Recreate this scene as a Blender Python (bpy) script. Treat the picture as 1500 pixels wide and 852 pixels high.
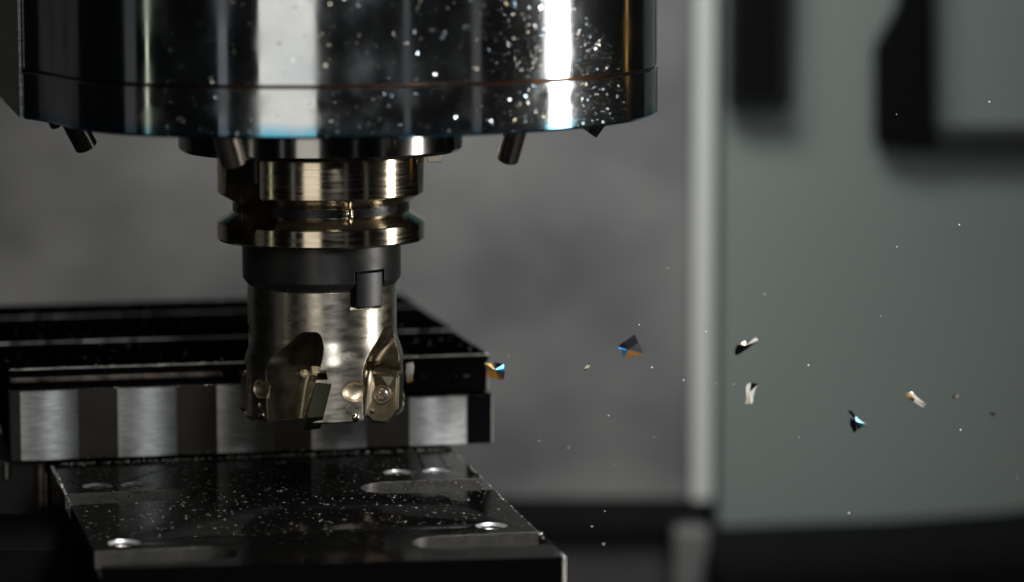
import bpy, bmesh, math, random
from mathutils import Vector, Matrix
random.seed(7)
S = 0.001                      # everything below is written in millimetres
R = math.radians
sc = bpy.context.scene
COL = sc.collection
for o in list(bpy.data.objects): bpy.data.objects.remove(o)

# ------------------------------------------------------------------ camera
TH, F_PX, DIST = R(7.43), 4800.0, 1000.0
CT, ST = math.cos(TH), math.sin(TH)
CAM = Vector((58, -DIST*CT, DIST*ST))
FW, UP = Vector((0, CT, -ST)), Vector((0, ST, CT))
cam = bpy.data.cameras.new('camera'); co = bpy.data.objects.new('camera', cam); COL.objects.link(co)
co.location = CAM*S; co.rotation_euler = (R(90)-TH, 0, 0)
cam.sensor_width = 36; cam.lens = 36*F_PX/1500
cam.clip_start = 0.05; cam.clip_end = 50
cam.dof.use_dof = True; cam.dof.focus_distance = 0.975; cam.dof.aperture_fstop = 115.2/17.5
cam.dof.aperture_blades = 0
sc.camera = co
# ------------------------------------------------------------------ world, exposure
w = bpy.data.worlds.new('World'); sc.world = w; w.use_nodes = True
w.node_tree.nodes['Background'].inputs[0].default_value = (0.75, 0.88, 1, 1)
w.node_tree.nodes['Background'].inputs[1].default_value = 0.002
sc.view_settings.view_transform = 'Standard'; sc.view_settings.look = 'None'
sc.view_settings.gamma = 1; sc.view_settings.exposure = 0; sc.view_settings.use_curve_mapping = False
sc.cycles.max_bounces = 6; sc.cycles.glossy_bounces = 4; sc.cycles.diffuse_bounces = 3
sc.cycles.use_denoising = True
sc.cycles.sample_clamp_indirect = 6

def lamp(name, az, dist, wd, ht, zc, power, col=(1, 1, 1), aim=(0, 0, 0), pos=None, spread=180):
    """area lamp: azimuth measured from the camera side, round the tool axis"""
    l = bpy.data.lights.new(name, 'AREA'); l.shape = 'RECTANGLE'; l.size = wd*S; l.size_y = ht*S
    h = R(spread/2); gain = 1 if spread >= 179 else math.tan(h)/(math.tan(h)-h)   # keeps the forward radiance when the beam is narrowed
    l.energy = power/gain; l.color = col; l.spread = R(spread)
    o = bpy.data.objects.new(name, l); COL.objects.link(o)
    p = Vector(pos) if pos else Vector((dist*math.sin(R(az)), -dist*math.cos(R(az)), zc))
    t = Vector(aim) if (pos or aim != (0, 0, 0)) else Vector((0, 0, zc))
    d = (t-p).normalized()
    o.location = p*S; o.rotation_euler = d.to_track_quat('-Z', 'Y').to_euler()
    return o
def rad(L, wd, ht): return L*math.pi*wd*ht*1e-6   # radiance -> watts
lamp('window_lamp', -6.8, 1100, 340, 585, 107, rad(1.0, 340, 585), (1, .965, .88))
lamp('strip_lamp', -52.8, 1088, 22, 700, -20, rad(1.2, 22, 700), (.95, 1, .74))
lamp('strip_lamp', -27, 1098, 56, 700, -20, rad(.16, 56, 700), (.9, .95, 1))
lamp('strip_lamp', -67, 1082, 200, 700, -20, rad(.05, 200, 700), (1, 1, 1))
lamp('strip_lamp', 30.3, 1099, 40, 600, 0, rad(.08, 40, 600), (.95, .97, 1))
lamp('strip_lamp', 53.5, 1092, 60, 600, 0, rad(.09, 60, 600), (1, .95, .9))
lamp('work_lamp', 86, 1074, 150, 620, 10, rad(17, 150, 620), (1, .98, .93), spread=70)
lamp('amber_lamp', 0, 0, 10, 500, 10, rad(.8, 10, 500), (1, .5, .12), pos=(479, 269, 285), aim=(0, 0, 285))
lamp('land_fill', 19, 1000, 150, 200, 340, rad(13, 150, 200), (.95, .98, 1), aim=(0, 0, -40))  # added light without a known source, for highlights on the block's lands
lamp('chip_fill', 0, 0, 200, 200, 0, rad(85, 200, 200), (1, .98, .94), aim=(60, -20, -20), pos=(380, -450, 620), spread=60)  # added fill from an unseen source, brightens chips and metal fines
lamp('wall_fill', 0, 0, 300, 160, 0, rad(13.5, 300, 160), (1, .985, .95), aim=(45, 620, -20), pos=(-20, 190, 450), spread=105)  # added fill, the back wall gets too little light otherwise
lamp('door_fill', 0, 0, 160, 160, 0, rad(11.3, 160, 160), (.88, 1, .965), aim=(125, 600, -25), pos=(105, 190, 360), spread=58)  # added fill aimed at the door panel

# ------------------------------------------------------------------ projection helpers (photo pixel -> world point at a real depth)
def ray(px, py): return FW + Vector((1, 0, 0))*((px-750)/F_PX) - UP*((py-426)/F_PX)
def PY(px, py, Y=0.0):
    d = ray(px, py); return CAM + d*((Y-CAM.y)/d.y)
def PZ(px, py, z):
    d = ray(px, py); return CAM + d*((z-CAM.z)/d.z)
def zat(x, y, py):
    lo, hi = -400.0, 400.0
    for _ in range(50):
        m = (lo+hi)/2; v = Vector((x, y, m))-CAM
        yy = 426 - F_PX*v.dot(UP)/v.dot(FW)
        if yy > py: lo = m
        else: hi = m
    return (lo+hi)/2
K = 1/4.8
def zs(py): return PY(472, py, 0).z

# ------------------------------------------------------------------ objects
def tag(o, label=None, cat=None, group=None, kind=None):
    if label: o['label'] = label
    if cat: o['category'] = cat
    if group: o['group'] = group
    if kind: o['kind'] = kind
    return o
def empty(name, loc=(0, 0, 0), **k):
    o = bpy.data.objects.new(name, None); COL.objects.link(o); o.location = Vector(loc)*S
    o.empty_display_size = .01
    return tag(o, **k)
def link(name, bm, m, parent=None, smooth=35, bevel=0, **k):
    """bm in mm, world coordinates"""
    me = bpy.data.meshes.new(name)
    bmesh.ops.scale(bm, vec=(S, S, S), verts=bm.verts)
    bmesh.ops.recalc_face_normals(bm, faces=bm.faces)
    bm.to_mesh(me); bm.free()
    if smooth:
        for p in me.polygons: p.use_smooth = True
        me.set_sharp_from_angle(angle=R(smooth))
    for mm in (m if isinstance(m, (list, tuple)) else [m]): me.materials.append(mm)
    o = bpy.data.objects.new(name, me); COL.objects.link(o)
    if parent:
        o.parent = parent
        o.matrix_parent_inverse = Matrix.Translation(-Vector(parent.location))
    if bevel:
        b = o.modifiers.new('bevel', 'BEVEL'); b.width = bevel*S; b.segments = 2; b.limit_method = 'ANGLE'; b.angle_limit = R(40)
    return tag(o, **k)
def centre(o):
    """move a one-mesh thing's origin to its middle"""
    me = o.data; c = sum((v.co for v in me.vertices), Vector())/len(me.vertices)
    me.transform(Matrix.Translation(-c)); o.location = c; return o
def prism(bm, pts, z0, z1, top=None):
    """vertical prism from plan points"""
    n = len(pts); t = top or pts
    a = [bm.verts.new((p[0], p[1], z0)) for p in pts]; b = [bm.verts.new((p[0], p[1], z1)) for p in t]
    bm.faces.new(list(reversed(a))); bm.faces.new(b)
    for i in range(n): bm.faces.new((a[i], a[(i+1) % n], b[(i+1) % n], b[i]))
    return bm
def loft(bm, rings, cap=True):
    vs = [[bm.verts.new(p) for p in r] for r in rings]; n = len(rings[0])
    for a, b in zip(vs, vs[1:]):
        for i in range(n): bm.faces.new((a[i], a[(i+1) % n], b[(i+1) % n], b[i]))
    if cap: bm.faces.new(list(reversed(vs[0]))); bm.faces.new(vs[-1])
    return bm
def box(bm, x0, x1, y0, y1, z0, z1): return prism(bm, [(x0, y0), (x1, y0), (x1, y1), (x0, y1)], z0, z1)
def lathe(bm, prof, seg=160, cx=0, cy=0, close=False):
    rings = []
    for r, z in prof:
        rings.append([(cx+r*math.sin(2*math.pi*i/seg), cy-r*math.cos(2*math.pi*i/seg), z) for i in range(seg)])
    return loft(bm, rings)
def cyl(bm, a, b, r, seg=32, r2=None):
    a, b = Vector(a), Vector(b); d = (b-a).normalized(); u = d.orthogonal().normalized(); v = d.cross(u)
    f = lambda c, rr: [c+u*rr*math.cos(2*math.pi*i/seg)+v*rr*math.sin(2*math.pi*i/seg) for i in range(seg)]
    return loft(bm, [f(a, r), f(b, r if r2 is None else r2)])
def rot_pts(az):
    """local (t, r, z) at tool azimuth az -> world"""
    s, c = math.sin(R(az)), math.cos(R(az))
    return lambda t, r, z: Vector((r*s+t*c, -r*c+t*s, z))
def abox(bm, az, t0, t1, r0, r1, z0, z1):
    g = rot_pts(az)
    return loft(bm, [[g(t0, r0, z), g(t1, r0, z), g(t1, r1, z), g(t0, r1, z)] for z in (z0, z1)])
def carve(base, cutters):
    """exact boolean differences in millimetres, returns a bmesh"""
    def mk(bm, n):
        bmesh.ops.recalc_face_normals(bm, faces=bm.faces)
        me = bpy.data.meshes.new(n); bm.to_mesh(me); bm.free()
        o = bpy.data.objects.new(n, me); COL.objects.link(o); return o
    b = mk(base, 'tmp_base'); cs = [mk(c, 'tmp_cut') for c in cutters]
    for c in cs:
        m = b.modifiers.new('d', 'BOOLEAN'); m.operation = 'DIFFERENCE'; m.object = c; m.solver = 'EXACT'
    dg = bpy.context.evaluated_depsgraph_get()
    me = bpy.data.meshes.new_from_object(b.evaluated_get(dg))
    out = bmesh.new(); out.from_mesh(me)
    for o in [b]+cs: bpy.data.objects.remove(o)
    return out

# ------------------------------------------------------------------ materials
def mat(name, base, metal=0., rough=.5, aniso=0., bump=0., bscale=(1, 1, 1), bfreq=400, rvar=0., cvar=None, cfreq=40, cscale=(1, 1, 1), edge=0., spec=.5, coat=0., detail=3):
    m = bpy.data.materials.new(name); m.use_nodes = True; n = m.node_tree.nodes; L = m.node_tree.links
    p = n['Principled BSDF']; p.inputs['Base Color'].default_value = (*base, 1); p.inputs['Metallic'].default_value = metal
    p.inputs['Roughness'].default_value = rough; p.inputs['Specular IOR Level'].default_value = spec; p.inputs['Coat Weight'].default_value = coat
    tc = n.new('ShaderNodeNewGeometry')
    def noise(freq, scl, det=3):
        mp = n.new('ShaderNodeMapping'); mp.inputs['Scale'].default_value = scl; L.new(tc.outputs['Position'], mp.inputs[0])
        t = n.new('ShaderNodeTexNoise'); t.inputs['Scale'].default_value = freq; t.inputs['Detail'].default_value = det; L.new(mp.outputs[0], t.inputs['Vector']); return t
    if aniso:
        p.inputs['Anisotropic'].default_value = aniso
        t = n.new('ShaderNodeTangent'); t.direction_type = 'RADIAL'; t.axis = 'Z'; L.new(t.outputs[0], p.inputs['Tangent']); p.inputs['Anisotropic Rotation'].default_value = .25
    nrm = None
    if edge:
        bv = n.new('ShaderNodeBevel'); bv.samples = 4; bv.inputs['Radius'].default_value = edge*S; nrm = bv.outputs[0]
    if bump:
        t = noise(bfreq, bscale, detail); b = n.new('ShaderNodeBump'); b.inputs['Strength'].default_value = 1; b.inputs['Distance'].default_value = bump*S
        L.new(t.outputs[0], b.inputs['Height'])
        if nrm: L.new(nrm, b.inputs['Normal'])
        nrm = b.outputs[0]
    if nrm: L.new(nrm, p.inputs['Normal'])
    if rvar:
        t = noise(cfreq*1.3, cscale, 4); r = n.new('ShaderNodeMapRange'); r.inputs[1].default_value = .3; r.inputs[2].default_value = .7
        r.inputs[3].default_value = max(.02, rough-rvar); r.inputs[4].default_value = rough+rvar; L.new(t.outputs[0], r.inputs[0]); L.new(r.outputs[0], p.inputs['Roughness'])
    if cvar:
        t = noise(cfreq, cscale, 4); r = n.new('ShaderNodeValToRGB'); r.color_ramp.elements[0].position = .35; r.color_ramp.elements[1].position = .65
        r.color_ramp.elements[0].color = (*base, 1); r.color_ramp.elements[1].color = (*cvar, 1); L.new(t.outputs[0], r.inputs[0]); L.new(r.outputs[0], p.inputs['Base Color'])
    if coat: p.inputs['Coat Roughness'].default_value = .38
    return m
chrome = mat('polished_spindle_steel', (.64, .66, .68), 1, .105, aniso=.5, bump=.0014, bscale=(1, 1, 5), bfreq=420, rvar=.06, cvar=(.54, .58, .62), cfreq=75, cscale=(1, 1, .6), coat=.2)
ringm = mat('nose_ring_steel', (.36, .35, .34), 1, .16, aniso=.6, bump=.002, bscale=(1, 1, 30), bfreq=400, rvar=.04, edge=.3)
turned = mat('turned_warm_steel', (.72, .63, .49), 1, .17, aniso=.6, bump=.0022, bscale=(1, 1, 25), bfreq=700, rvar=.05, cvar=(.66, .57, .43), cfreq=90, cscale=(1, 1, 12), edge=.3)
neckm = mat('oiled_black_neck', (.012, .012, .014), .3, .3, rvar=.12, cfreq=300, bump=.02, bfreq=900, edge=.2)
blacko = mat('blackened_steel_collar', (.075, .074, .076), .75, .42, aniso=.5, bump=.004, bscale=(1, 1, 14), bfreq=900, rvar=.06, cfreq=160, cvar=(.1, .098, .098), edge=.35)
nickel = mat('nickel_cutter_steel', (.78, .72, .61), 1, .32, aniso=.5, bump=.0016, bscale=(1, 1, 16), bfreq=900, rvar=.08, cvar=(.70, .64, .54), cfreq=140, cscale=(1, 1, 3), edge=.35)
carbide = mat('coated_carbide', (.29, .26, .19), .9, .3, bump=.004, bfreq=2500, cvar=(.21, .20, .15), cfreq=500, edge=.3)
gulletm = mat('oiled_bronze_gullet', (.66, .55, .40), 1, .24, rvar=.05, bump=.002, bfreq=1500, cvar=(.56, .46, .32), cfreq=250, edge=.35)
scoopm = mat('cut_scoop_steel', (.85, .72, .52), 1, .4, edge=.3, bump=.01, bfreq=1500)
screwm = mat('screw_steel', (.5, .46, .4), 1, .28, edge=.12, bump=.004, bfreq=2000)
groovem = mat('brown_oiled_groove', (.08, .028, .006), 1, .3, cvar=(.02, .012, .008), cfreq=120)
castm = mat('painted_cast_housing', (.34, .34, .34), .2, .5, bump=.15, bfreq=500, cvar=(.10, .10, .10), cfreq=900)
blacks = mat('black_hose_steel', (.03, .03, .03), .6, .28, edge=.25, cvar=(.05, .045, .04), cfreq=200)
nozm = mat('nozzle_steel', (.5, .44, .37), 1, .22, edge=.25)
blockm = mat('black_machined_steel', (.005, .005, .006), 0, .34, bump=.006, bscale=(.15, 1, 1), bfreq=900, rvar=.12, cfreq=180, cscale=(.3, 1, 1), edge=.25, spec=.0)
lipm = mat('ground_lip_steel', (.30, .26, .23), .85, .4, bump=.006, bscale=(.2, 1, 1), bfreq=900, rvar=.1, cfreq=200, cvar=(.05, .045, .045), edge=.3)
darkface = mat('dark_ground_face', (.062, .057, .05), .85, .42, bump=.004, bfreq=900, cvar=(.075, .07, .065), cfreq=120)
platem = mat('oiled_black_plate', (.0028, .0027, .0027), 0, .13, bump=.004, bfreq=1100, rvar=.07, cfreq=90, edge=.3, spec=.012)
slotm = mat('milled_slot_steel', (.17, .165, .155), .9, .45, bump=.01, bfreq=900, edge=.2, cvar=(.12, .118, .11), cfreq=300)
wallm = mat('sheet_metal_wall', (.15, .15, .155), .2, .55, cvar=(.36, .355, .35), cfreq=8, cscale=(1, 1, 1.3), spec=.3)
doorm = mat('green_grey_door', (.235, .275, .26), .1, .5, cvar=(.27, .30, .285), cfreq=3)
postm = mat('pale_steel_post', (.8, .8, .79), 0, .5, spec=.3)
blackm = mat('black_rubber', (.004, .004, .0045), 0, .7, spec=.08)
edgefines = mat('edge_glint', (.9, .86, .8), .6, .4)
bedm = mat('dark_bed', (.03, .03, .032), .2, .6, cvar=(.015, .015, .016), cfreq=8)
worn_glintm = mat('worn_glint_steel', (.8, .8, .82), .8, .4)
darkiron = mat('dark_iron', (.014, .014, .016), .3, .5, edge=.4, cvar=(.03, .03, .03), cfreq=60)
fines_glintm = mat('metal_fines_and_glint', (.95, .82, .6), 1, .16, cvar=(.55, .78, .98), cfreq=350)

def pad_mat():
    m = mat('milled_pad_steel', (.52, .52, .51), 1, .42, rvar=.06, cfreq=50, cvar=(.42, .43, .43), cscale=(1, 1, .5))
    n = m.node_tree.nodes; L = m.node_tree.links; p = n['Principled BSDF']; g = n.new('ShaderNodeNewGeometry')
    mp = n.new('ShaderNodeMapping'); mp.inputs['Rotation'].default_value = (0, R(38), 0); mp.inputs['Scale'].default_value = (.35, .35, 9)
    L.new(g.outputs['Position'], mp.inputs[0]); t = n.new('ShaderNodeTexNoise'); t.inputs['Scale'].default_value = 620; t.inputs['Detail'].default_value = 4
    L.new(mp.outputs[0], t.inputs['Vector'])
    p.inputs['Anisotropic'].default_value = .85; cx = n.new('ShaderNodeCombineXYZ'); cx.inputs[2].default_value = 1; L.new(cx.outputs[0], p.inputs['Tangent'])
    t2 = n.new('ShaderNodeTexNoise'); t2.inputs['Scale'].default_value = 190; t2.inputs['Detail'].default_value = 5; L.new(g.outputs['Position'], t2.inputs['Vector'])
    mx = n.new('ShaderNodeMath'); mx.operation = 'ADD'; L.new(t.outputs[0], mx.inputs[0]); L.new(t2.outputs[0], mx.inputs[1])
    b = n.new('ShaderNodeBump'); b.inputs['Distance'].default_value = .007*S; L.new(mx.outputs[0], b.inputs['Height'])
    cr = n.new('ShaderNodeValToRGB'); cr.color_ramp.elements[0].position = .33; cr.color_ramp.elements[1].position = .67
    cr.color_ramp.elements[0].color = (.30, .305, .31, 1); cr.color_ramp.elements[1].color = (.85, .85, .83, 1)
    mm = n.new('ShaderNodeMath'); mm.operation = 'MULTIPLY_ADD'; mm.inputs[1].default_value = .82; L.new(t.outputs[0], mm.inputs[0])
    m2 = n.new('ShaderNodeMath'); m2.operation = 'MULTIPLY'; m2.inputs[1].default_value = .18; L.new(t2.outputs[0], m2.inputs[0]); L.new(m2.outputs[0], mm.inputs[2])
    L.new(mm.outputs[0], cr.inputs[0]); L.new(cr.outputs[0], p.inputs['Base Color'])
    L.new(b.outputs[0], p.inputs['Normal'])
    return m
padm = pad_mat()
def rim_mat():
    """the lower ring: same steel, with a blue lens fringe painted in towards its lower rim"""
    m = mat('blue_fringe_ring_steel', (.6, .62, .64), 1, .11, aniso=.5, bump=.0012, bscale=(1, 1, 22), bfreq=260, rvar=.07, cfreq=110, coat=.28)
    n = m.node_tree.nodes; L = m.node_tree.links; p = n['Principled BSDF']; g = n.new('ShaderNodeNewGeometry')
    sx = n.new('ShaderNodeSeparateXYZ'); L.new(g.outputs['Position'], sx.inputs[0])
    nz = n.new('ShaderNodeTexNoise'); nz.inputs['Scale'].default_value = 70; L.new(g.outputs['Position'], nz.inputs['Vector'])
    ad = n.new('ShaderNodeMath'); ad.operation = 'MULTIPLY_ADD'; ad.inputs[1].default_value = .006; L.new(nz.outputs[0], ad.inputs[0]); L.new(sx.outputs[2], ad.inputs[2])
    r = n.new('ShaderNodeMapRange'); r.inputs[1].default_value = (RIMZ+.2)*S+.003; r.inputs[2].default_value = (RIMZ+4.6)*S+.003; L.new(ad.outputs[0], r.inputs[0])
    c = n.new('ShaderNodeValToRGB'); c.color_ramp.elements[0].color = (.10, .42, .62, 1); c.color_ramp.elements[1].color = (.6, .62, .64, 1)  # blue defocus fringe put into the base colour
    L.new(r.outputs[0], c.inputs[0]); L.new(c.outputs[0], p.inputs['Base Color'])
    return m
def chip_mat(name, cols, rough=.18):
    m = bpy.data.materials.new(name); m.use_nodes = True; n = m.node_tree.nodes; L = m.node_tree.links; p = n['Principled BSDF']
    p.inputs['Metallic'].default_value = 1; p.inputs['Roughness'].default_value = rough
    g = n.new('ShaderNodeNewGeometry'); t = n.new('ShaderNodeTexNoise'); t.inputs['Scale'].default_value = 260; t.inputs['Detail'].default_value = 2
    L.new(g.outputs['Position'], t.inputs['Vector']); c = n.new('ShaderNodeValToRGB'); e = c.color_ramp.elements
    e[0].position = .3; e[1].position = .7; e[0].color = (*cols[0], 1); e[1].color = (*cols[-1], 1)
    for i, cc in enumerate(cols[1:-1]):
        x = e.new(.3+.4*(i+1)/(len(cols)-1)); x.color = (*cc, 1)
    L.new(t.outputs[0], c.inputs[0]); L.new(c.outputs[0], p.inputs['Base Color']); return m

# ================================================================== background of the machining bay
YW = 600.0
def slab(name, px0, px1, py0, py1, Y, thick, m, parent=None, bevel=2, **k):
    a, b = PY(px0, py1, Y), PY(px1, py0, Y)
    bm = bmesh.new(); box(bm, a.x, b.x, Y, Y+thick, a.z, b.z)
    return link(name, bm, m, parent, smooth=0, bevel=bevel, **k)
BEDZ = PY(900, 764, YW-60).z
bm = bmesh.new(); box(bm, -900, PY(1030, 400, YW).x, YW, YW+8, BEDZ-60, 700)
link('back_wall', bm, wallm, smooth=0, kind='structure')
bm = bmesh.new(); box(bm, -1500, 1500, -1400, 1400, BEDZ-80, BEDZ-40)
link('floor', bm, bedm, smooth=0, kind='structure')
# ledge at the foot of the wall
led = empty('wall_ledge', (0, YW-60, BEDZ), label='blurred dark ledge running along the foot of the grey back wall', cat='ledge')
bm = bmesh.new(); box(bm, -900, PY(1035, 400, YW-70).x, YW-75, YW-1, BEDZ-8, BEDZ+1); link('shelf', bm, blackm, led, smooth=0, bevel=2)
bm = bmesh.new(); box(bm, -900, PY(1030, 400, YW-70).x, YW-68, YW-60, BEDZ-40, BEDZ-8.5)
link('apron', bm, mat('apron_grey', (.075, .075, .077), .2, .5, cvar=(.05, .05, .05), cfreq=9), led, smooth=0)
# pale post
po = empty('door_post', PY(1030, 700, 560), label='blurred pale steel post standing between the grey wall and the green grey door', cat='post')
slab('post_face', 1013, 1051, -200, 742, 586, 11, postm, po, bevel=3)
slab('post_foot', 985, 1040, 772, 1000, 512, 12, mat('foot_grey', (.16, .16, .16), .1, .5), po, bevel=3)
slab('post_shoe', 1000, 1048, 738, 772, 574, 22, blackm, po, bevel=2)
# green grey door
do = empty('machine_door', PY(1300, 700, 590), label='large blurred green grey machine door filling the right of the picture', cat='door')
slab('door_panel', 1049, 2200, -400, 1000, 590, 6, doorm, do)
hb = empty('hinge_box', PY(1117, 60, 570), label='blurred black upright box hanging beside the pale post, nearly square ended', cat='box')
slab('box_body', 1066, 1166, -250, 158, 568, 20, mat('box_dark', (.012, .014, .015), .2, .4), hb, bevel=3)
slab('box_window', 1078, 1150, -250, 140, 564, 3.5, blackm, hb, bevel=1)
lf = empty('guard_arm', PY(1330, 200, 565), label='blurred black angled arm with a crossbar reaching to the right picture edge', cat='arm')
Y = 570; pts = [(1336, -160), (1368, -160), (1372, 222), (1284, 214), (1284, 70), (1318, 10)]
a = [PY(x, y, Y) for x, y in pts]; bm = bmesh.new()
loft(bm, [[(p.x, Y, p.z) for p in a], [(p.x, Y+18, p.z) for p in a]]); link('upright', bm, blackm, lf, smooth=0, bevel=3)
slab('crossbar', 1372, 1900, 188, 224, 574, 14, mat('bar_dark', (.012, .013, .014), 0, .6), lf, bevel=2)
# dark way cover lower right
wc = empty('way_cover', PY(1300, 830, 500), label='blurred black way cover along the bottom right below the door, below the flying chips', cat='cover')
Y = 470; pts = [(1040, 1000), (1040, 826), (1180, 820), (1330, 815), (1500, 803), (1700, 780), (1900, 760), (1900, 1000)]
a = [PY(x, y, Y) for x, y in pts]; bm = bmesh.new()
loft(bm, [[(p.x, Y, p.z) for p in a], [(p.x, Y+90, p.z) for p in a]]); link('cover_sheet', bm, blackm, wc, smooth=0, bevel=6)

# ================================================================== spindle head
RS = 490*K
z_rim = PY(472, 205, -RS).z; z_gr = PY(472, 128, -RS).z; RIMZ = z_rim
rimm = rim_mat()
sp = empty('spindle_head', (0, 0, z_rim), label='large polished steel spindle head with a grooved ring at the top of the picture', cat='spindle')
def outline(rr, n=140):
    k = rr/RS; a0 = R(-24.5); P0 = Vector((RS*math.sin(a0), -RS*math.cos(a0), 0)); T0 = Vector((-math.cos(a0), -math.sin(a0), 0))
    E0 = PZ(-14, 126, z_rim); P3 = PZ(33, 175, z_rim); P3.z = 0; T3 = Vector((.62, -.78, 0)); dd = (P3-P0).length*.36
    P1, P2 = P0+T0*dd, P3+T3*dd; bz = lambda t: P3*(1-t)**3+P2*3*t*(1-t)**2+P1*3*t*t*(1-t)+P0*t**3
    cr = [E0]+[bz(i/60) for i in range(60)]
    left = [(p.x*k, p.y*k) for p in cr]
    pts = left + [(rr*math.sin(R(a)), -rr*math.cos(R(a))) for a in [-24.5+(96+24.5)*i/n for i in range(n+1)]]
    r = pts[-1]; pts += [(r[0]-1, 130), (left[0][0], 130)]
    return pts
def plan_loft(levels):
    bm = bmesh.new(); loft(bm, [[(x, y, z) for x, y in outline(r)] for r, z in levels]); return bm
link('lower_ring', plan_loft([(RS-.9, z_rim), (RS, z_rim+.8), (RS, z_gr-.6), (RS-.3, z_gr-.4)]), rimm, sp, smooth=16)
link('groove', plan_loft([(RS-.9, z_gr-.5), (RS-.9, z_gr+.5)]), groovem, sp, smooth=16)
link('nose_cylinder', plan_loft([(RS-.6, z_gr+.3), (RS-.3, z_gr+.5), (RS-.3, z_gr+190)]), chrome, sp, smooth=16)
o_ = outline(RS); l = o_[1]; e = o_[0]; nx = Vector((l[1]-e[1], -(l[0]-e[0]), 0)).normalized()
if nx.x > 0: nx = -nx
bm = bmesh.new(); prism(bm, [(l[0], l[1]), (l[0]+nx.x*.8, l[1]+nx.y*.8), (e[0]+nx.x*.8, e[1]+nx.y*.8), (e[0], e[1])], z_rim+.4, z_gr+190)
link('side_face', bm, castm, sp, smooth=0)
# nose ring that clamps the holder
bm = bmesh.new(); lathe(bm, [(150*K, z_rim+3), (205*K, z_rim+3), (207*K, z_rim), (207*K, zs(214)), (202*K, zs(219)), (120*K, zs(219)), (110*K, z_rim+3)], 180)
link('nose_ring', bm, ringm, sp, smooth=16)
bm = bmesh.new(); lathe(bm, [(300*K, z_rim+2), (300*K, z_rim-1.0), (296*K, z_rim-1.3), (100*K, z_rim-1.3), (100*K, z_rim+2)], 160)
link('nose_plate', bm, darkiron, sp, smooth=30)
for az in (-47, 133):
    bm = bmesh.new(); abox(bm, az, -37*K, 37*K, 112*K, 150*K, zs(262), zs(212)); link('drive_key', bm, mat('key_dark', (.10, .09, .08), .8, .35, edge=.4) if az < 0 else nozm, sp, smooth=0, bevel=1.2)
bm = bmesh.new(); g = PY(637, 234, 0); box(bm, g.x-2.3, g.x+2.3, -3, 3, g.z-.6, zs(217)); link('lug', bm, screwm, sp, smooth=0, bevel=.2)
# nozzles round the nose
def nozzle(px0, py0, Y0, px1, py1, Y1, r, hexend=False, m=nozm):
    a, b = PY(px0, py0, Y0), PY(px1, py1, Y1); d = (b-a).normalized(); a2 = a-d*6
    base = bmesh.new(); cyl(base, a2, b, r, 40 if not hexend else 40)
    hole = bmesh.new(); cyl(hole, b-d*4, b+d*3, r*.55, 6 if hexend else 24)
    o = link('coolant_nozzle', carve(base, [hole]), m, sp, smooth=35)
    return o
nozzle(330, 196, -82, 342, 238, -78, 3.6)
nozzle(108, 180, -38, 126, 214, -34, 3.4, m=blacks)
nozzle(757, 186, -60, 744, 232, -54, 3.2, m=nozm)
nozzle(884, 160, -14, 860, 192, -14, 3.5, True, m=blacks)
nozzle(76, 170, -10, 82, 184, -8, 1.8, m=blacks)

# ================================================================== tool holder
th = empty('tool_holder', (0, 0, zs(413)), label='stepped steel tool holder with V flange and black collar, held in the spindle', cat='tool holder')
flange = bmesh.new()
lathe(flange, [(100*K, zs(215)), (146*K, zs(220)), (150.5*K, zs(224)), (151*K, zs(226)), (151*K, zs(279)), (149.5*K, zs(281)), (128.5*K, zs(294)),
               (128*K, zs(296)), (128*K, zs(306)), (129*K, zs(308)), (150*K, zs(321)), (152*K, zs(323)), (152*K, zs(346)), (150*K, zs(349)), (100*K, zs(349.5))], 220)
cuts = []
for az in (-47, 133):
    c = bmesh.new(); abox(c, az, -39*K, 39*K, 117*K, 190*K, zs(306), zs(190)); cuts.append(c)
    c = bmesh.new(); g = rot_pts(az); cyl(c, g(0, 117.3*K, zs(304)), g(0, 190*K, zs(304)), 38.5*K, 48); cuts.append(c)
fb = carve(flange, cuts)
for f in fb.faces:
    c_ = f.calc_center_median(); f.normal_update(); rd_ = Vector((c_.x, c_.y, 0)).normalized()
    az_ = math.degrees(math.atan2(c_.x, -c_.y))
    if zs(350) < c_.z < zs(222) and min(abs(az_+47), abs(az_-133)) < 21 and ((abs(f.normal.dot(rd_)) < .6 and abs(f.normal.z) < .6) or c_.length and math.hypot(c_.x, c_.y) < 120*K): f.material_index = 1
link('flange', fb, [turned, mat('dark_slot_steel', (.16, .125, .085), .9, .35, edge=.3, cvar=(.08, .065, .045), cfreq=200)], th, smooth=16)  # keyway faces darker than the rest of the flange
bm = bmesh.new(); lathe(bm, [(127*K, zs(294)), (129.0*K, zs(294.5)), (129.0*K, zs(307)), (127*K, zs(308))], 160)
c1 = []
for az in (-47, 133):
    c = bmesh.new(); abox(c, az, -39*K, 39*K, 112*K, 190*K, zs(340), zs(190)); c1.append(c)
link('neck_band', carve(bm, c1), neckm, th, smooth=28)
g = rot_pts(20); bm = bmesh.new(); bmesh.ops.create_uvsphere(bm, u_segments=24, v_segments=14, radius=9.5*K, matrix=Matrix.Translation(g(0, 129*K, zs(301))))
link('locking_ball', bm, turned, th)
bm = bmesh.new(); lathe(bm, [(90*K, zs(345)), (116*K, zs(347)), (116*K, zs(403)), (114.5*K, zs(406)), (109*K, zs(413)), (60*K, zs(414))], 180)
c = bmesh.new(); abox(c, 41, -27*K, 27*K, 96*K, 140*K, zs(430), zs(386))
link('black_collar', carve(bm, [c]), blacko, th, smooth=16)
g = rot_pts(41); bm = bmesh.new(); ar = [(115.6*math.sin(t/115.6), 115.6*math.cos(t/115.6)) for t in range(-24, 25, 4)]
loft(bm, [[g(24*K, 80*K, z), g(-24*K, 80*K, z)][::-1][::-1]+[g(t*K, r*K, z) for t, r in ar] for z in (zs(438), zs(388.5))])
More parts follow.
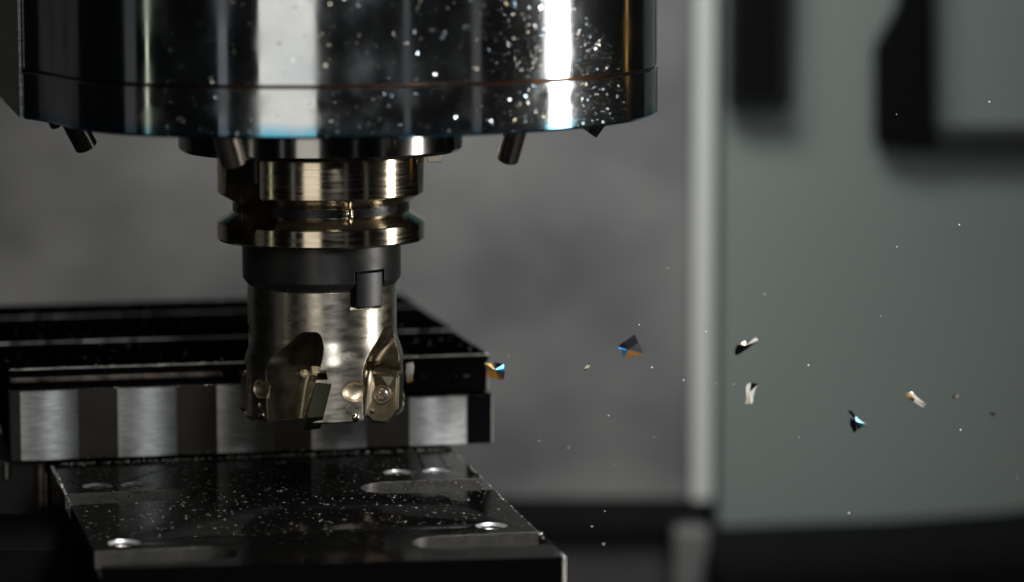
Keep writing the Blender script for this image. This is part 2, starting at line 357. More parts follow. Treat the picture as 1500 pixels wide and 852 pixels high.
link('drive_key', bm, mat('key_grey', (.06, .06, .062), .85, .33, edge=.4, bump=.004, bfreq=1200), th, smooth=0, bevel=.35)

# ================================================================== milling cutter
mc = empty('milling_cutter', (0, 0, zs(600)), label='nickel coloured indexable milling cutter with five inserts, hanging in front of the block', cat='cutter')
body = bmesh.new()
lathe(body, [(60*K, zs(412)), (107*K, zs(412.5)), (109*K, zs(415)), (109*K, zs(480)), *[((109+9.5*(3*t*t-2*t**3))*K, zs(482+40*t)) for t in [k_/14 for k_ in range(1, 15)]], (118.5*K, zs(598)), (116*K, zs(601)), (60*K, zs(600))], 240)
cuts = []
TEETH = [73, 1, -71, -143, 145]
def gullet(az):
    g = rot_pts(az); rings = []
    # (y, wall t, corner r, corner t, exit t, exit r)
    lev = [(625, -23, 60, -24, -70, 90), (590, -17, 61, -22, -72, 91), (550, -9, 63, -20, -74, 91), (530, -1, 65, -17, -74, 91), (514, 3, 72, -14, -68, 94),
           (499, 6, 83, -12, -56, 99), (485, 7, 96, -10, -38, 104), (470, 6, 108, -8, -22, 109), (460, 2, 122, -6, -14, 121)]
    fine_ = []
    for i in range(len(lev)-1):
        p0, p1, p2, p3 = lev[max(i-1, 0)], lev[i], lev[i+1], lev[min(i+2, len(lev)-1)]
        for k in range(4):
            t = k/4; fine_.append([.5*(2*b+(c-a)*t+(2*a-5*b+4*c-d)*t*t+(3*b-a-3*c+d)*t**3) for a, b, c, d in zip(p0, p1, p2, p3)])
    fine_.append(lev[-1])
    for y, tw, rc, tc, te, re in fine_:
        z = zs(y); fl = 28 if y > 495 else 28-(495-y)*.45
        ex = Vector((te, re)); cn = Vector((tw, rc)); d = (ex-cn).normalized()
        p = [(tw, 160), (tw, rc+fl+1)]; a = Vector((tw, rc+fl)); b = cn+d*fl
        for k in range(15):
            q_ = k/14; q = a*(1-q_)**2+cn*2*q_*(1-q_)+b*q_*q_; p.append((q.x, q.y))
        span = (ex-cn).length+60-fl; nn = Vector((-d.y, d.x)); nn = nn if nn.y < 0 else -nn
        for k in range(1, 9):
            q_ = k/8; q = b+d*span*q_+nn*3.2*math.sin(math.pi*min(1, q_*1.5))*(1-q_*.2); p.append((q.x, q.y))
        p.append((p[-1][0], 190))
        rings.append([g(t*K, r*K, z) for t, r in p])
    bm = bmesh.new(); loft(bm, rings); return bm
for az in TEETH:
    g = rot_pts(az)
    cuts.append(gullet(az))
    c = bmesh.new(); bmesh.ops.create_uvsphere(c, u_segments=28, v_segments=16, radius=1, matrix=Matrix.Translation(rot_pts(az+25)(0, 119*K, zs(556))) @ Matrix.Rotation(R(az+25), 4, 'Z') @ Matrix.Diagonal((18*K, 8*K, 14*K, 1))); cuts.append(c)
    c = bmesh.new(); loft(c, [[g(t*K, r*K, zs(y)) for t, r in ((-14, 60), (sh, 60), (sh, 150), (-14, 150))] for y, sh in ((537, 12), (524, 10))]); cuts.append(c)
    c = bmesh.new(); cyl(c, g(-21*K, 55*K, zs(536)), g(-30*K, 120*K, zs(530)), 5.6*K, 28); cuts.append(c)
c = bmesh.new(); abox(c, 41, -29*K, 27*K, 96*K, 140*K, zs(441), zs(400)); cuts.append(c)
cb = carve(body, cuts)
PROF = [(109, 415), (109, 480)]+[(109+9.5*(3*t*t-2*t**3), 482+40*t) for t in [k_/14 for k_ in range(1, 15)]]+[(118.5, 598)]
def body_r(z):
    for (r0, y0), (r1, y1) in zip(PROF, PROF[1:]):
        a, b = zs(y0), zs(y1)
        if b <= z <= a: return (r0+(r1-r0)*(a-z)/(a-b))*K
    return None
for f in cb.faces:
    c = f.calc_center_median(); f.normal_update(); aa = math.degrees(math.atan2(c.x, -c.y))
    outer = all((lambda R_: R_ is None or abs(math.hypot(v.co.x, v.co.y)-R_) < .12)(body_r(v.co.z)) for v in f.verts) and f.normal.dot(Vector((c.x, c.y, 0)).normalized()) > .6
    if not outer and zs(599) < c.z < zs(455) and not (20 < aa < 62 and c.z > zs(446)):
        def on_scoop(az):
            a_ = R(az+25); t_, r_ = c.x*math.cos(a_)+c.y*math.sin(a_), c.x*math.sin(a_)-c.y*math.cos(a_)
            return abs((t_/(18*K))**2+((r_-119*K)/(8*K))**2+((c.z-zs(556))/(14*K))**2-1) < .12
        f.material_index = 2 if any(on_scoop(az) for az in TEETH) else 1
link('cutter_body', cb, [nickel, gulletm, scoopm], mc, smooth=18)
ins_me = {}
def insert(az, first):
    g0 = rot_pts(0); parts = {}
    G = lambda t, r, y: Vector((t*K, -r*K, zs(y)))      # built at azimuth 0, turned by rotation
    sh = lambda y: -2-(y-532)*.24                      # lean of the rake face
    tw = 22
    bm = bmesh.new()
    out = [(70, 540), (90, 531), (121.5, 542), (123.5, 590), (116, 602), (107, 611), (86, 611), (72, 600)]
    f = lambda off, infl=0: [G(sh(y)+off, 98+(r-98)*(1+infl), 572+(y-572)*(1+infl)) for r, y in out]
    loft(bm, [f(tw, -.06), f(3, 0), f(-1.5, -.02), f(-3.2, -.10), f(-1.2, -.30)])
    bmesh.ops.recalc_face_normals(bm, faces=bm.faces)
    for f_ in bm.faces:
        f_.normal_update(); f_.material_index = 1 if abs(f_.normal.x) < .5 else 0
    parts['insert'] = bm
    c = (97, 571); t0 = sh(571)
    ax = (G(sh(600), 97, 600)-G(sh(540), 97, 540)); nrm = Vector((-1, 0, 0)); nrm = (nrm-ax*nrm.dot(ax)/ax.dot(ax)).normalized()
    base = G(t0, *c)
    hd = bmesh.new(); u = Vector((0, -1, 0)); v = nrm.cross(u).normalized()
    ringf = lambda rad_, off, n=36: [base+nrm*off*K+(u*math.cos(2*math.pi*i/n)+v*math.sin(2*math.pi*i/n))*rad_*K for i in range(n)]
    loft(hd, [ringf(15, 0), ringf(15, 3.0), ringf(13.6, 4.4), ringf(11.6, 4.6), ringf(10.8, 2.6), ringf(9.6, 2.6), ringf(9.2, 4.2), ringf(7.5, 5.4), ringf(3, 5.7)])
    def star(off, s=1, n=36): return [base+nrm*off*K+(u*math.cos(2*math.pi*i/n)+v*math.sin(2*math.pi*i/n))*(5.4+1.9*math.cos(6*2*math.pi*i/n))*s*K for i in range(n)]
    st = bmesh.new(); loft(st, [star(1.5), star(9)])
    hd = carve(hd, [st]); parts['screw'] = hd
    kb = bmesh.new(); loft(kb, [ringf(7, 1), ringf(7, 1.7)]); parts['socket_floor'] = kb
    # chip breaker ridge at top and small index dimple
    rb = bmesh.new()
    P1, P2, P3, P4 = G(sh(540)-3, 78, 541), G(sh(538)-3, 116, 545), G(sh(560)-3, 108, 560), G(sh(560)-3, 86, 560)
    ap = G(sh(549)-8, 96, 544); q = [rb.verts.new(x) for x in (P1, P2, P3, P4)]; a_ = rb.verts.new(ap)
    for i in range(4): rb.faces.new((q[i], q[(i+1) % 4], a_))
    rb.faces.new(q[::-1]); parts['chip_breaker'] = rb
    db = bmesh.new(); bmesh.ops.create_uvsphere(db, u_segments=14, v_segments=8, radius=4.5*K, matrix=Matrix.Translation(G(sh(595)-2, 84, 594))); parts['index_boss'] = db
    return parts
protos = insert(0, True)
M = {'insert': [carbide, mat('carbide_flank', (.05, .053, .036), .7, .35, bump=.006, bfreq=1500, edge=.25)], 'screw': screwm, 'socket_floor': darkiron, 'chip_breaker': carbide, 'index_boss': carbide}
for i, az in enumerate(TEETH):
    root = None
    for nme, b in protos.items():
        bb = b.copy(); bmesh.ops.rotate(bb, verts=bb.verts, cent=(0, 0, 0), matrix=Matrix.Rotation(R(az), 3, 'Z'))
        if root is None: root = link(nme, bb, M[nme], mc, smooth=25)
        else:
            o = link(nme, bb, M[nme], None, smooth=25); o.parent = root; o.matrix_parent_inverse = root.matrix_parent_inverse.inverted() @ Matrix.Identity(4)
            o.matrix_parent_inverse = Matrix.Translation(-Vector(mc.location)).inverted() @ Matrix.Translation(-Vector(mc.location)) 
            o.matrix_parent_inverse = (Matrix.Translation(mc.location) @ Matrix.Translation(-Vector(mc.location))).inverted()
    g = rot_pts(az+22); bm = bmesh.new(); cyl(bm, g(2*K, 95*K, zs(582)), g(-1*K, 120*K, zs(580)), 8.5*K, 20, 6*K); link('screw_tip', bm, screwm, mc)
    bm = bmesh.new(); bmesh.ops.create_uvsphere(bm, u_segments=14, v_segments=8, radius=8*K, matrix=Matrix.Translation(rot_pts(az+26)(0, 114*K, zs(593)))); link('seat_rivet', bm, turned, mc)

# faint etched letters on the cutter
cu = bpy.data.curves.new('etched_letters', 'FONT'); cu.body = 'SE'; cu.size = 3.4; cu.align_x = 'CENTER'; cu.extrude = .02
ot = bpy.data.objects.new('tmp_text', cu); COL.objects.link(ot)
me = bpy.data.meshes.new_from_object(ot.evaluated_get(bpy.context.evaluated_depsgraph_get())); bpy.data.objects.remove(ot)
bm = bmesh.new(); bm.from_mesh(me); a_ = -20
for v in bm.verts:
    aa = R(a_)+v.co.x/(109*K); rr = 109*K+.02+v.co.z; v.co = Vector((rr*math.sin(aa), -rr*math.cos(aa), zs(456)+v.co.y))
link('etched_letters', bm, mat('etched_grey', (.22, .19, .15), .8, .45), mc, smooth=0)

# ================================================================== the block under the cutter
MID = PY(371, 661.5, 45.0); zb = MID.z
A, B = PZ(16, 675, zb), PZ(721, 648, zb)
u = (B-A).normalized(); nb = Vector((-u.y, u.x, 0))           # into the depth
LEN = (B-A).length
z_top = zat(A.x, A.y, 541)
fr = PZ(714, 513, z_top); bk = PZ(586, 425, z_top); dv = bk-fr
DEP = dv.dot(nb)
dvn = dv.normalized()
def at(s, d): return A+u*s+dvn*d                                # s along the front, d into the depth
def sx(px, py):                                                 # s of a pixel on the front bottom line
    q = PZ(px, py, zb); return (q-A).dot(u)
def bar(bm, s0, s1, d0, d1, z0, z1): return prism(bm, [at(s0, d0)[:2], at(s1, d0)[:2], at(s1, d1)[:2], at(s0, d1)[:2]], z0, z1)
wb = empty('steel_block', at(LEN/2, 20)[:2]+(zb,), label='wide black machined steel block with bright upright bands on its front, behind the cutter', cat='block')
zl1 = zat(A.x, A.y, 561.5); zl2 = zat(A.x, A.y, 572); pB = at(LEN, 0); zr1 = zat(pB.x, pB.y, 571); zr2 = zat(pB.x, pB.y, 576.5)
smid = sx(480, 657)
LB = LEN*1.0
bm = bmesh.new(); bar(bm, 0.4, LB-1.2, 4.5, DEP, zb, z_top-2.6); link('core', bm, blockm, wb, smooth=0, bevel=.3)
bm = bmesh.new(); bar(bm, 0, smid, 0, 5, zb, zl2); link('front_rail', bm, darkface, wb, smooth=0, bevel=.25)
bm = bmesh.new(); bar(bm, smid+.2, sx(686, 649.5), 0, 5, zb, zr2); link('front_rail', bm, darkface, wb, smooth=0, bevel=.25)
bm = bmesh.new(); bar(bm, sx(686, 649.5)+.1, LB, -.3, 5, zb, zr2); link('end_rail', bm, blockm, wb, smooth=0, bevel=.25)
bm = bmesh.new(); bar(bm, .4, sx(326, 662), .6, 6, zl1, z_top-2.7); link('upper_lip', bm, lipm, wb, smooth=0, bevel=.3)
bm = bmesh.new(); bar(bm, sx(326, 662)+.1, sx(352, 662), 3.6, 6, zl1, z_top-2.7); link('upper_lip', bm, blockm, wb, smooth=0, bevel=.3)
bm = bmesh.new(); bar(bm, sx(352, 662)+.1, sx(420, 660), .8, 6, zl1, z_top-2.7); link('upper_lip', bm, lipm, wb, smooth=0, bevel=.3)
bm = bmesh.new(); bar(bm, sx(420, 660)+.1, LB-1.2, .8, 6, zr1, z_top-2.7); link('upper_lip', bm, blockm, wb, smooth=0, bevel=.3)
# front lands, gently crowned
pads = [(31, 115), (173, 259), (318, 400), (456, 536), (598, 682)]
for x0, x1 in pads:
    s0, s1 = sx(x0, 674-.038*(x0-20)), sx(x1, 674-.038*(x1-20)); zt = (zl2 if x0 < 450 else zr2)-.25
    n = 26; sec = []; TILT = (s1-s0)*math.tan(R((19-(10.6+18.3*(s0+s1)/2/LEN))/2))*.55
    for i in range(n+1):
        q = i/n; dd = -.3-.75*(1-(2*q-1)**2)+TILT*(q-.5)
        sec.append((s0+(s1-s0)*q, dd))
    sec = [(s0, .01)]+sec+[(s1, .01)]
    bm = bmesh.new(); loft(bm, [[(*(at(s, d)[:2]), z) for s, d in sec] for z in (zb+.25, zt)]); link('land', bm, padm, wb, smooth=20)
# strips of the top
fr_ = [0, .14, .37, .56, .78, 1.0]; hs = [0, -.35, .1, -.25, 0]
for i in range(5):
    d0 = .6+fr_[i]*(DEP-1); d1 = .6+fr_[i+1]*(DEP-1)-1.0
    bm = bmesh.new(); bar(bm, .3, LB-1.0, d0, d1, z_top-2.6, z_top+hs[i]); st = link('top_strip', bm, blockm, wb, smooth=0, bevel=.35)
    bm = bmesh.new(); n = 90; e0 = .12 if i < 3 else .3       # worn edge and the light it catches, as a pale ragged strip
    loft(bm, [[(*at(.3+(LB-1.3)*k/n, d0-.05+random.uniform(-.05, .05))[:2], z_top+hs[i]-.22), (*at(.3+(LB-1.3)*k/n, d0-.05)[:2], z_top+hs[i]+random.uniform(-.02, .14)*(1.5 if i == 0 else .9)), (*at(.3+(LB-1.3)*k/n, d0+e0)[:2], z_top+hs[i]+.02)] for k in range(n+1)])
    link('worn_glint_edge', bm, edgefines if i < 1 else worn_glintm, wb, smooth=0)

for (s_, z0_, z1_) in ((LB-1.2, zr1+.3, z_top-.2), (LB, zb+.3, zr2-.3)):
    bm = bmesh.new(); n = 24; p_ = at(s_, .8 if s_ < LB else -.3)
    loft(bm, [[(p_.x-.28, p_.y-.03, z0_+(z1_-z0_)*k/n), (p_.x+.05+random.uniform(0, .12), p_.y-.05, z0_+(z1_-z0_)*k/n), (p_.x+.03, p_.y+.3, z0_+(z1_-z0_)*k/n)] for k in range(n+1)])
    link('worn_glint_edge', bm, edgefines, wb, smooth=0)  # pale strip standing in for light caught on the end corner

# ================================================================== plate in front
zp = zb-1.3
pl = empty('fixture_plate', PZ(450, 740, zp), label='glossy black fixture plate with holes and side slots in the foreground, under the block', cat='plate')
PBL, PBR, PFR, PFL = PZ(75, 683, zp), PZ(656, 651, zp), PZ(827, 815, zp), PZ(151, 832, zp)
vl, vr = (PBL-PFL), (PBR-PFR)
q = [PFL, PFR, PBR+vr*.6, PBL+vl*.6]
base = bmesh.new(); prism(base, [p[:2] for p in q], zp-28, zp)
cuts = []; wallz = zp-3.4
def hole(px, py, r, deep=9):
    c = PZ(px, py, zp); b = bmesh.new()
    prof = [(r*.80, c.z-deep)]
    z = c.z-deep; zz = []
    n = 7
    for i in range(n):
        zz += [(r*.80, c.z-deep+i*(deep-1)/n), (r*.9, c.z-deep+(i+.5)*(deep-1)/n)]
    zz = zz[1:]+[(r*.82, c.z-.9), (r*.96, c.z-.35), (r*1.0, c.z), (r*1.2, c.z+1)]
    lathe(b, [(r*.8, c.z-deep-.01)]+zz, 36, c.x, c.y); cuts.append(b); return c
HO = [hole(x, y, r) for x, y, r in ((143, 711, 4.6), (199, 709, 4.6), (583, 691, 4.6), (640, 689, 4.6), (182, 794, 4.6), (720, 769, 4.6))]
def slot(px0, px1, yfar0, yfar1, ynear0, ynear1, round_left):
    """slot with one rounded end, open at the plate side"""
    e0 = PZ(px0, (yfar0+ynear0)/2, zp); f0, n0 = PZ(px0, yfar0, zp), PZ(px0, ynear0, zp); f1, n1 = PZ(px1, yfar1, zp), PZ(px1, ynear1, zp)
    rr = (f0-n0).length/2; c = (f0+n0)/2; ax = ((f1+n1)/2-c).normalized(); sd = Vector((-ax.y, ax.x, 0))
    if (f0-c).dot(sd) < 0: sd = -sd
    pts = [c+ax*((f1-f0).length+25)-sd*rr, c+ax*((f1-f0).length+25)+sd*rr]
    pts += [c+sd*rr*math.cos(math.pi*i/16)-ax*rr*math.sin(math.pi*i/16) for i in range(17)]
    b = bmesh.new(); prism(b, [p[:2] for p in pts], zp-4.6, zp+2); cuts.append(b)
slot(575, 705, 704.5, 699.5, 722, 716.5, True)
slot(650, 793, 784, 778, 803, 797, True)
slot(248, 90, 715.5, 723, 732, 739.5, False)
slot(300, 130, 800, 808, 820, 828, False)
pb = carve(base, cuts)
ctr = (PBL+PBR+PFR+PFL)/4; edges2 = [(q[i], q[(i+1) % 4]) for i in range(4)]
def inner(c):
    return min(abs((b-a).normalized().cross(Vector((c.x, c.y, 0))-Vector((a.x, a.y, 0))).z) for a, b in edges2) > .3
for f in pb.faces:
    f.normal_update()
    if f.normal.z < .9 and inner(f.calc_center_median()) and f.calc_center_median().z > zp-20: f.material_index = 1
for f in pb.faces:
    if f.material_index == 1 and .15 < f.normal.z < .9: f.material_index = 2
link('plate_body', pb, [platem, slotm, worn_glintm], pl, smooth=25)
bm = bmesh.new(); cyl(bm, (PFR.x-.15, PFR.y+.1, zp-27.5), (PFR.x-.15, PFR.y+.1, zp-.5), .42, 10); link('worn_glint_edge', bm, edgefines, pl)  # pale strip draws the highlight down the front corner
bm = bmesh.new(); bmesh.ops.create_icosphere(bm, subdivisions=2, radius=.75, matrix=Matrix.Translation((PFR.x-.2, PFR.y+.2, zp-.35))); link('corner_glint', bm, fines_glintm, pl)  # bright ball standing in for the glint on this corner
bm = bmesh.new(); q_ = PZ(793, 779, zp); bmesh.ops.create_icosphere(bm, subdivisions=2, radius=.6, matrix=Matrix.Translation((q_.x-.2, q_.y, zp-.3))); link('corner_glint', bm, fines_glintm, pl)  # second glint ball, at the slot corner
n = 80; bm = bmesh.new(); e_ = (PFL-PBL)
loft(bm, [[PBL+e_*(k/n)+Vector((-.05, -.05, -.3)), PBL+e_*(k/n)+Vector((-.02, 0, .02+random.uniform(0, .12))), PBL+e_*(k/n)+Vector((.3, 0, .03))] for k in range(2, 25)])
link('worn_glint_edge', bm, edgefines, pl, smooth=0)  # pale strip for the highlight along the left edge
# supports
# support under the plate and the bed block
sb = empty('vise_body', (0, 0, -150), label='black vise body below the plate, lost in shadow at the lower left', cat='vise')
c = (PFL+PFR+PBL+PBR)/4
q2 = [c+(p-c)*k for p, k in ((PFL, .96), (PFR, .96), (PBR+vr*.5, 1.0), (PBL+vl*.5, 1.0))]
bm = bmesh.new(); prism(bm, [p[:2] for p in q2], BEDZ-40, zp-28.3); link('riser', bm, darkiron, sb, smooth=0, bevel=1)
g0 = PZ(-60, 700, zb-8); g1 = PZ(74, 700, zb-8)
bm = bmesh.new(); prism(bm, [at(-14, 8)[:2], at(12, 8)[:2], at(12, 60)[:2], at(-14, 60)[:2]], zb-22, zb-1); link('jaw_foot', bm, darkiron, sb, smooth=0, bevel=.6)
for (x, y0, y1, rr) in ((10, 676, 700, 1.3), (60, 676, 745, 1.5), (67, 690, 750, 1.2)):
    p, p1 = PY(x, y0, at(0, 0).y+6), PY(x, y1, at(0, 0).y+6); bm = bmesh.new(); cyl(bm, (p.x, p.y, p1.z), (p.x, p.y, p.z), rr, 20)
    link('guide_pin', bm, screwm if x == 10 else lipm, sb)
for (x0, x1, y0, y1, YY) in ((-40, 60, 705, 745, 70), (-40, 150, 800, 900, -40)):
    a, b = PY(x0, y1, YY), PY(x1, y0, YY); bm = bmesh.new(); box(bm, a.x, b.x, YY, YY+50, a.z, b.z); link('cross_bar', bm, blackm, sb, smooth=0, bevel=1)

# ================================================================== metal fines and drops
def fines(name, pts, sizes, tilt0, m, parent=None, **k):
    bm = bmesh.new()
    for (p, nrm), sz in zip(pts, sizes):
        tilt = tilt0*(1 if random.random() < .7 else 2.6)
        n = Vector(nrm); n = (n+Vector([random.gauss(0, tilt) for _ in range(3)])).normalized()
        a = n.orthogonal().normalized(); a.rotate(Matrix.Rotation(random.random()*6.28, 3, n)); b = n.cross(a)
        ks = random.choice((3, 4, 5)); el = random.uniform(.5, 1)
        ring = [bm.verts.new(Vector(p)+(a*math.cos(6.283*i/ks)+b*math.sin(6.283*i/ks)*el)*sz*random.uniform(.7, 1.1)+n*sz*.35) for i in range(ks)]
        bot = bm.verts.new(Vector(p)-n*sz*.15)
        bm.faces.new(ring)
        for i in range(ks): bm.faces.new((ring[i], bot, ring[(i+1) % ks]))
    return link(name, bm, m, parent, smooth=0, **k)
# on the spindle
pts, szs = [], []
def sp_pt(az, z): s, c = math.sin(R(az)), math.cos(R(az)); rr = RS+.02; return (Vector((rr*s, -rr*c, z)), Vector((s, -c, 0)))
random.seed(3)
def pix(p): v = p-CAM; d = v.dot(FW); return 750+F_PX*v.x/d, 426-F_PX*v.dot(UP)/d
for _ in range(9000):
    az = random.uniform(-22, 64)
    dens = .12 if az < 0 else .2+.8*math.exp(-((az-43)/9.5)**2) if az < 43 else .2+.8*math.exp(-((az-43)/14)**2)
    z = random.uniform(z_rim+.8, z_gr+28)
    if z < z_gr: dens *= 1.25
    if random.random() > dens or abs(z-z_gr) < .9: continue
    p = sp_pt(az, z); x, y = pix(p[0])
    if y < 100 and x > 838+(y*.9) or x > 921: continue
    pts.append(p); szs.append(min(.62, random.lognormvariate(-1.95, .5)))
fines('spindle_fines', pts, szs, .14, fines_glintm, None, kind='stuff', label='bright metal dust and drops stuck to the polished spindle', cat='metal dust')
# on block edge and plate
pts, szs = [], []
for _ in range(900):
    s = random.uniform(0, LB-1); p = at(s, .65+random.gauss(0, .12)); pts.append((Vector((p.x, p.y, z_top+random.uniform(-.1, .2))), (.2, -.6, .8))); szs.append(random.lognormvariate(-1.75, .45))
for _ in range(260):
    s = random.uniform(0, LB-1); d = random.uniform(1, DEP); p = at(s, d); pts.append((Vector((p.x, p.y, z_top+.15)), (.2, -.4, 1))); szs.append(random.uniform(.1, .42))
for _ in range(260):
    s = random.uniform(0, LB); p = at(s, -.3); pts.append((Vector((p.x, p.y, random.choice((zl2, zr2, zb+.3)) if s > smid else random.choice((zl2, zb+.3)))), (.2, -.8, .6))); szs.append(random.uniform(.08, .26))
for _ in range(420):
    s = random.uniform(sx(75, 672), sx(655, 650)); p = at(s, -.6-abs(random.gauss(0, 1.0))); pts.append((Vector((p.x, p.y, zp+.1)), (.2, -.6, .8))); szs.append(random.uniform(.1, .34))
fines('block_fines', pts, szs, .5, edgefines, None, kind='stuff', label='fine bright metal dust lying along the edges of the black block', cat='metal dust')
pts, szs = [], []
def on_plate(uu, vv): a = PBL.lerp(PBR, uu); b = PFL.lerp(PFR, uu); return a.lerp(b, vv)
for _ in range(1900):
    uu = random.random(); vv = random.random()**2.6
    if random.random() > (.35 + .65*math.exp(-((uu-.5)/.3)**2)): continue
    p = on_plate(uu, vv); pts.append((Vector((p.x, p.y, zp+.05)), (0, 0, 1))); szs.append(random.uniform(.03, .13) if random.random() < .96 else random.uniform(.2, .4))
for _ in range(240):
    t = random.random()**1.3*.42; p = PBL.lerp(PFL, t); pts.append((p+Vector((random.gauss(.2, .25), 0, .1)), (.2, -.6, .8))); szs.append(random.uniform(.08, .4)*(1.3 if t < .3 else .5))
    t = random.random()**1.2; p = PBR.lerp(PFR, t); pts.append((p+Vector((random.gauss(-.2, .2), 0, .1)), (.2, -.6, .8))); szs.append(random.uniform(.06, .2))
fines('plate_fines', pts, szs, .6, edgefines, None, kind='stuff', label='fine metal dust scattered over the black plate', cat='metal dust')
# oil drops on the plate
dropm = mat('oil_drop', (.02, .018, .014), 0, .05, spec=.8)
bm = bmesh.new()
for _ in range(1500):
    uu = random.random(); vv = random.random()**1.6*.75; p = on_plate(uu, vv); r = random.lognormvariate(-1.0, .45); r = min(r, 1.0)
    bmesh.ops.create_icosphere(bm, subdivisions=1, radius=1, matrix=Matrix.Translation((p.x, p.y, zp)) @ Matrix.Diagonal((r*random.uniform(.8, 1.6), r, r*.28, 1)))
link('plate_drops', bm, dropm, None, smooth=80, kind='stuff', label='flat dark oil drops beaded on the black plate', cat='oil drops')

# ================================================================== flying chips
def cm(name, c, metal=.5, rough=.3): return mat(name, c, metal, rough, bump=.02, bfreq=900)
CB, CU, CO, CP, CG, CT_, CW = cm('chip_black', (.008, .008, .012)), cm('chip_blue', (.05, .28, .62), .6), cm('chip_orange', (.62, .28, .06), .6), cm('chip_pale', (.95, .84, .66), .35), cm('chip_gold', (.80, .52, .22)), cm('chip_cyan', (.25, .58, .68)), cm('chip_white', (.95, .93, .88), .3)
def chip(outline_px, Y, thick, pal, label, fold=.5, seed=0, rag=1):
    """curled metal shaving: outline round its middle, creased; each facet with its own temper colour"""
    rd = random.Random(seed); c0 = sum(x for x, y in outline_px)/len(outline_px), sum(y for x, y in outline_px)/len(outline_px)
    C3 = PY(c0[0], c0[1], Y); bm = bmesh.new(); n = len(outline_px)
    o2, p2 = [], []
    for i in range(n):                                        # ragged edge between the corners
        (x, y), (x2, y2) = outline_px[i], outline_px[(i+1) % n]; o2.append((x, y)); p2.append(pal[i % len(pal)]); L_ = math.hypot(x2-x, y2-y)
        if L_ > 7: t = rd.uniform(.35, .65); o2.append((x+(x2-x)*t+rag*rd.uniform(-.13, .10)*(y2-y), y+(y2-y)*t-rag*rd.uniform(-.13, .10)*(x2-x))); p2.append(CB if rag == 1 and pal.count(CB) > 2 and rd.random() < .3 else pal[i % len(pal)])
    outline_px, pal, n = o2, p2, len(o2); thick *= .6
    mats = list(dict.fromkeys(pal)); f, b = [], []
    for i, (x, y) in enumerate(outline_px):
        q = PY(x, y, Y)-C3; dy = fold*q.length*rd.uniform(-.2, .8)
        f.append(bm.verts.new(C3+q+Vector((0, dy-thick, 0)))); b.append(bm.verts.new(C3+q*.92+Vector((0, dy+thick, 0))))
    cf = bm.verts.new(C3+Vector((rd.uniform(-.3, .3), -thick*1.3-fold*.5, rd.uniform(-.3, .3)))); cb = bm.verts.new(C3+Vector((0, thick*.6, 0)))
    for i in range(n):
        j = (i+1) % n; mi = mats.index(pal[i % len(pal)])
        for vs in ((f[i], f[j], cf), (b[j], b[i], cb), (f[i], b[i], b[j], f[j])): bm.faces.new(vs).material_index = mi
    return centre(link('metal_chip', bm, mats, None, smooth=0, bevel=.06, label=label, cat='metal chip', group='metal chips flying to the right'))
chip([(904, 507), (930, 489), (943, 517), (914, 525), (911, 513)], 10, .35, [CB, CB, CO, CU, CU], 'large dark triangular chip with blue and orange corners over the grey wall', seed=1, fold=.2, rag=.3)
chip([(709, 530), (722, 529), (738, 533), (740, 543), (738, 555), (722, 553), (712, 549)], 5, .6, [CG, CB, CU, CB, CO, CO, CG], 'bronze and blue chip at the upper right corner of the black block', seed=2)
chip([(1080, 504), (1092, 498), (1107, 493), (1111, 497), (1098, 508), (1079, 521), (1076, 517)], 20, .4, [CP, CB, CW, CB, CB, CB, CB], 'dark slanting chip with pale tips just right of the pale post', seed=3)
chip([(1094, 562), (1100, 559), (1112, 561), (1104, 578), (1101, 591), (1091, 591), (1093, 578)], 15, .35, [CW, CB, CW, CW, CP, CW, CW], 'bright upright pale chip with dark edges below the slanting chip', seed=4, fold=.15)
chip([(1242, 601), (1247, 600), (1253, 609), (1270, 620), (1258, 628), (1250, 634), (1245, 622)], 12, .4, [CB, CB, CT_, CT_, CB, CB, CB], 'black and cyan triangular chip, lowest of the flying chips', seed=5)
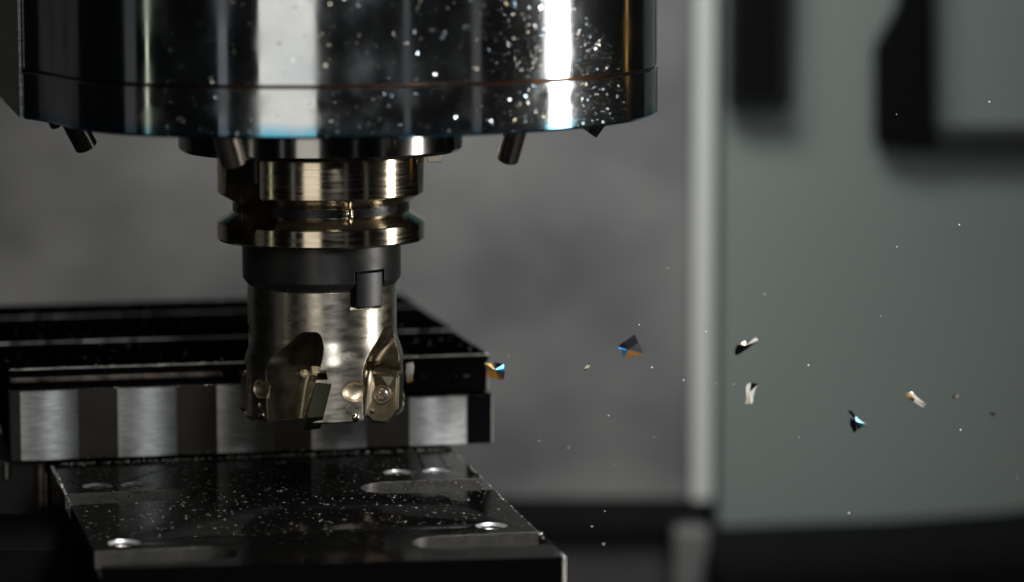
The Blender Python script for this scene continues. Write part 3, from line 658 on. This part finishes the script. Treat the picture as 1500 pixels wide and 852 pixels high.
chip([(1327, 575), (1337, 573), (1346, 583), (1357, 591), (1352, 596), (1338, 587), (1328, 581)], 18, .4, [CP, CW, CP, CP, CW, CB, CO], 'pale golden drop shaped chip, farthest right of the large ones', seed=6, fold=.15)
chip([(854, 541), (861, 532), (866, 530), (863, 537), (857, 542)], 0, .3, [CP, CB, CP], 'tiny pale chip left of the large triangular chip with blue and orange corners', seed=7, fold=.1)
chip([(1395, 580), (1400, 576), (1404, 577), (1402, 582), (1397, 583)], 40, .2, [CB, CB, CP], 'tiny dark blurred chip just right of the golden chip', seed=8)
chip([(1450, 604), (1453, 600), (1458, 602), (1457, 608), (1452, 608)], 60, .3, [CB], 'tiny black round chip, farthest right of all the chips', seed=9)
chip([(595, 531), (605, 529), (606, 543), (605, 557), (596, 559), (594, 545)], 20, .9, [CW, CW, CP, CG, CW, CW], 'bright pale curled chip against the dark block, just right of the cutter', seed=10, fold=.05)
specm = mat('white_speck', (.9, .9, .88), .3, .35)
sp0 = None
for x, y, r in ((1449, 150, 1.6), (1405, 330, 1.4), (1314, 362, 1), (978, 393, 1), (1407, 629, 1.6), (1243, 751, 1.6), (955, 537, 1.5), (1034, 485, 1.4), (1184, 534, 1.6), (891, 608, 1.2),
                (886, 748, .9), (1313, 168, .7), (1050, 560, 1), (867, 770, 1.2), (1075, 562, .9), (936, 475, 1.2), (900, 680, .8), (884, 796, 1.6), (760, 398, .9), (745, 520, 1.1), (790, 645, 1.1), (833, 655, 1),
                (1001, 556, 1.4), (1120, 430, .9), (1290, 462, .8), (1170, 640, .8), (1490, 700, .8), (958, 640, .8)):
    if sp0 is None:
        bm = bmesh.new(); bmesh.ops.create_icosphere(bm, subdivisions=2, radius=1)
        for v in bm.verts: v.co *= random.uniform(.8, 1.15)
        sp0 = link('coolant_droplet', bm, specm, None, smooth=60, label='tiny bright speck of coolant in the air beside the chips', cat='droplet', group='bright specks in the air'); o = sp0
    else: o = sp0.copy(); COL.objects.link(o)
    o.location = PY(x, y, random.uniform(-15, 30))*S; k = r/4.8*1.0; o.scale = (k, k, k)
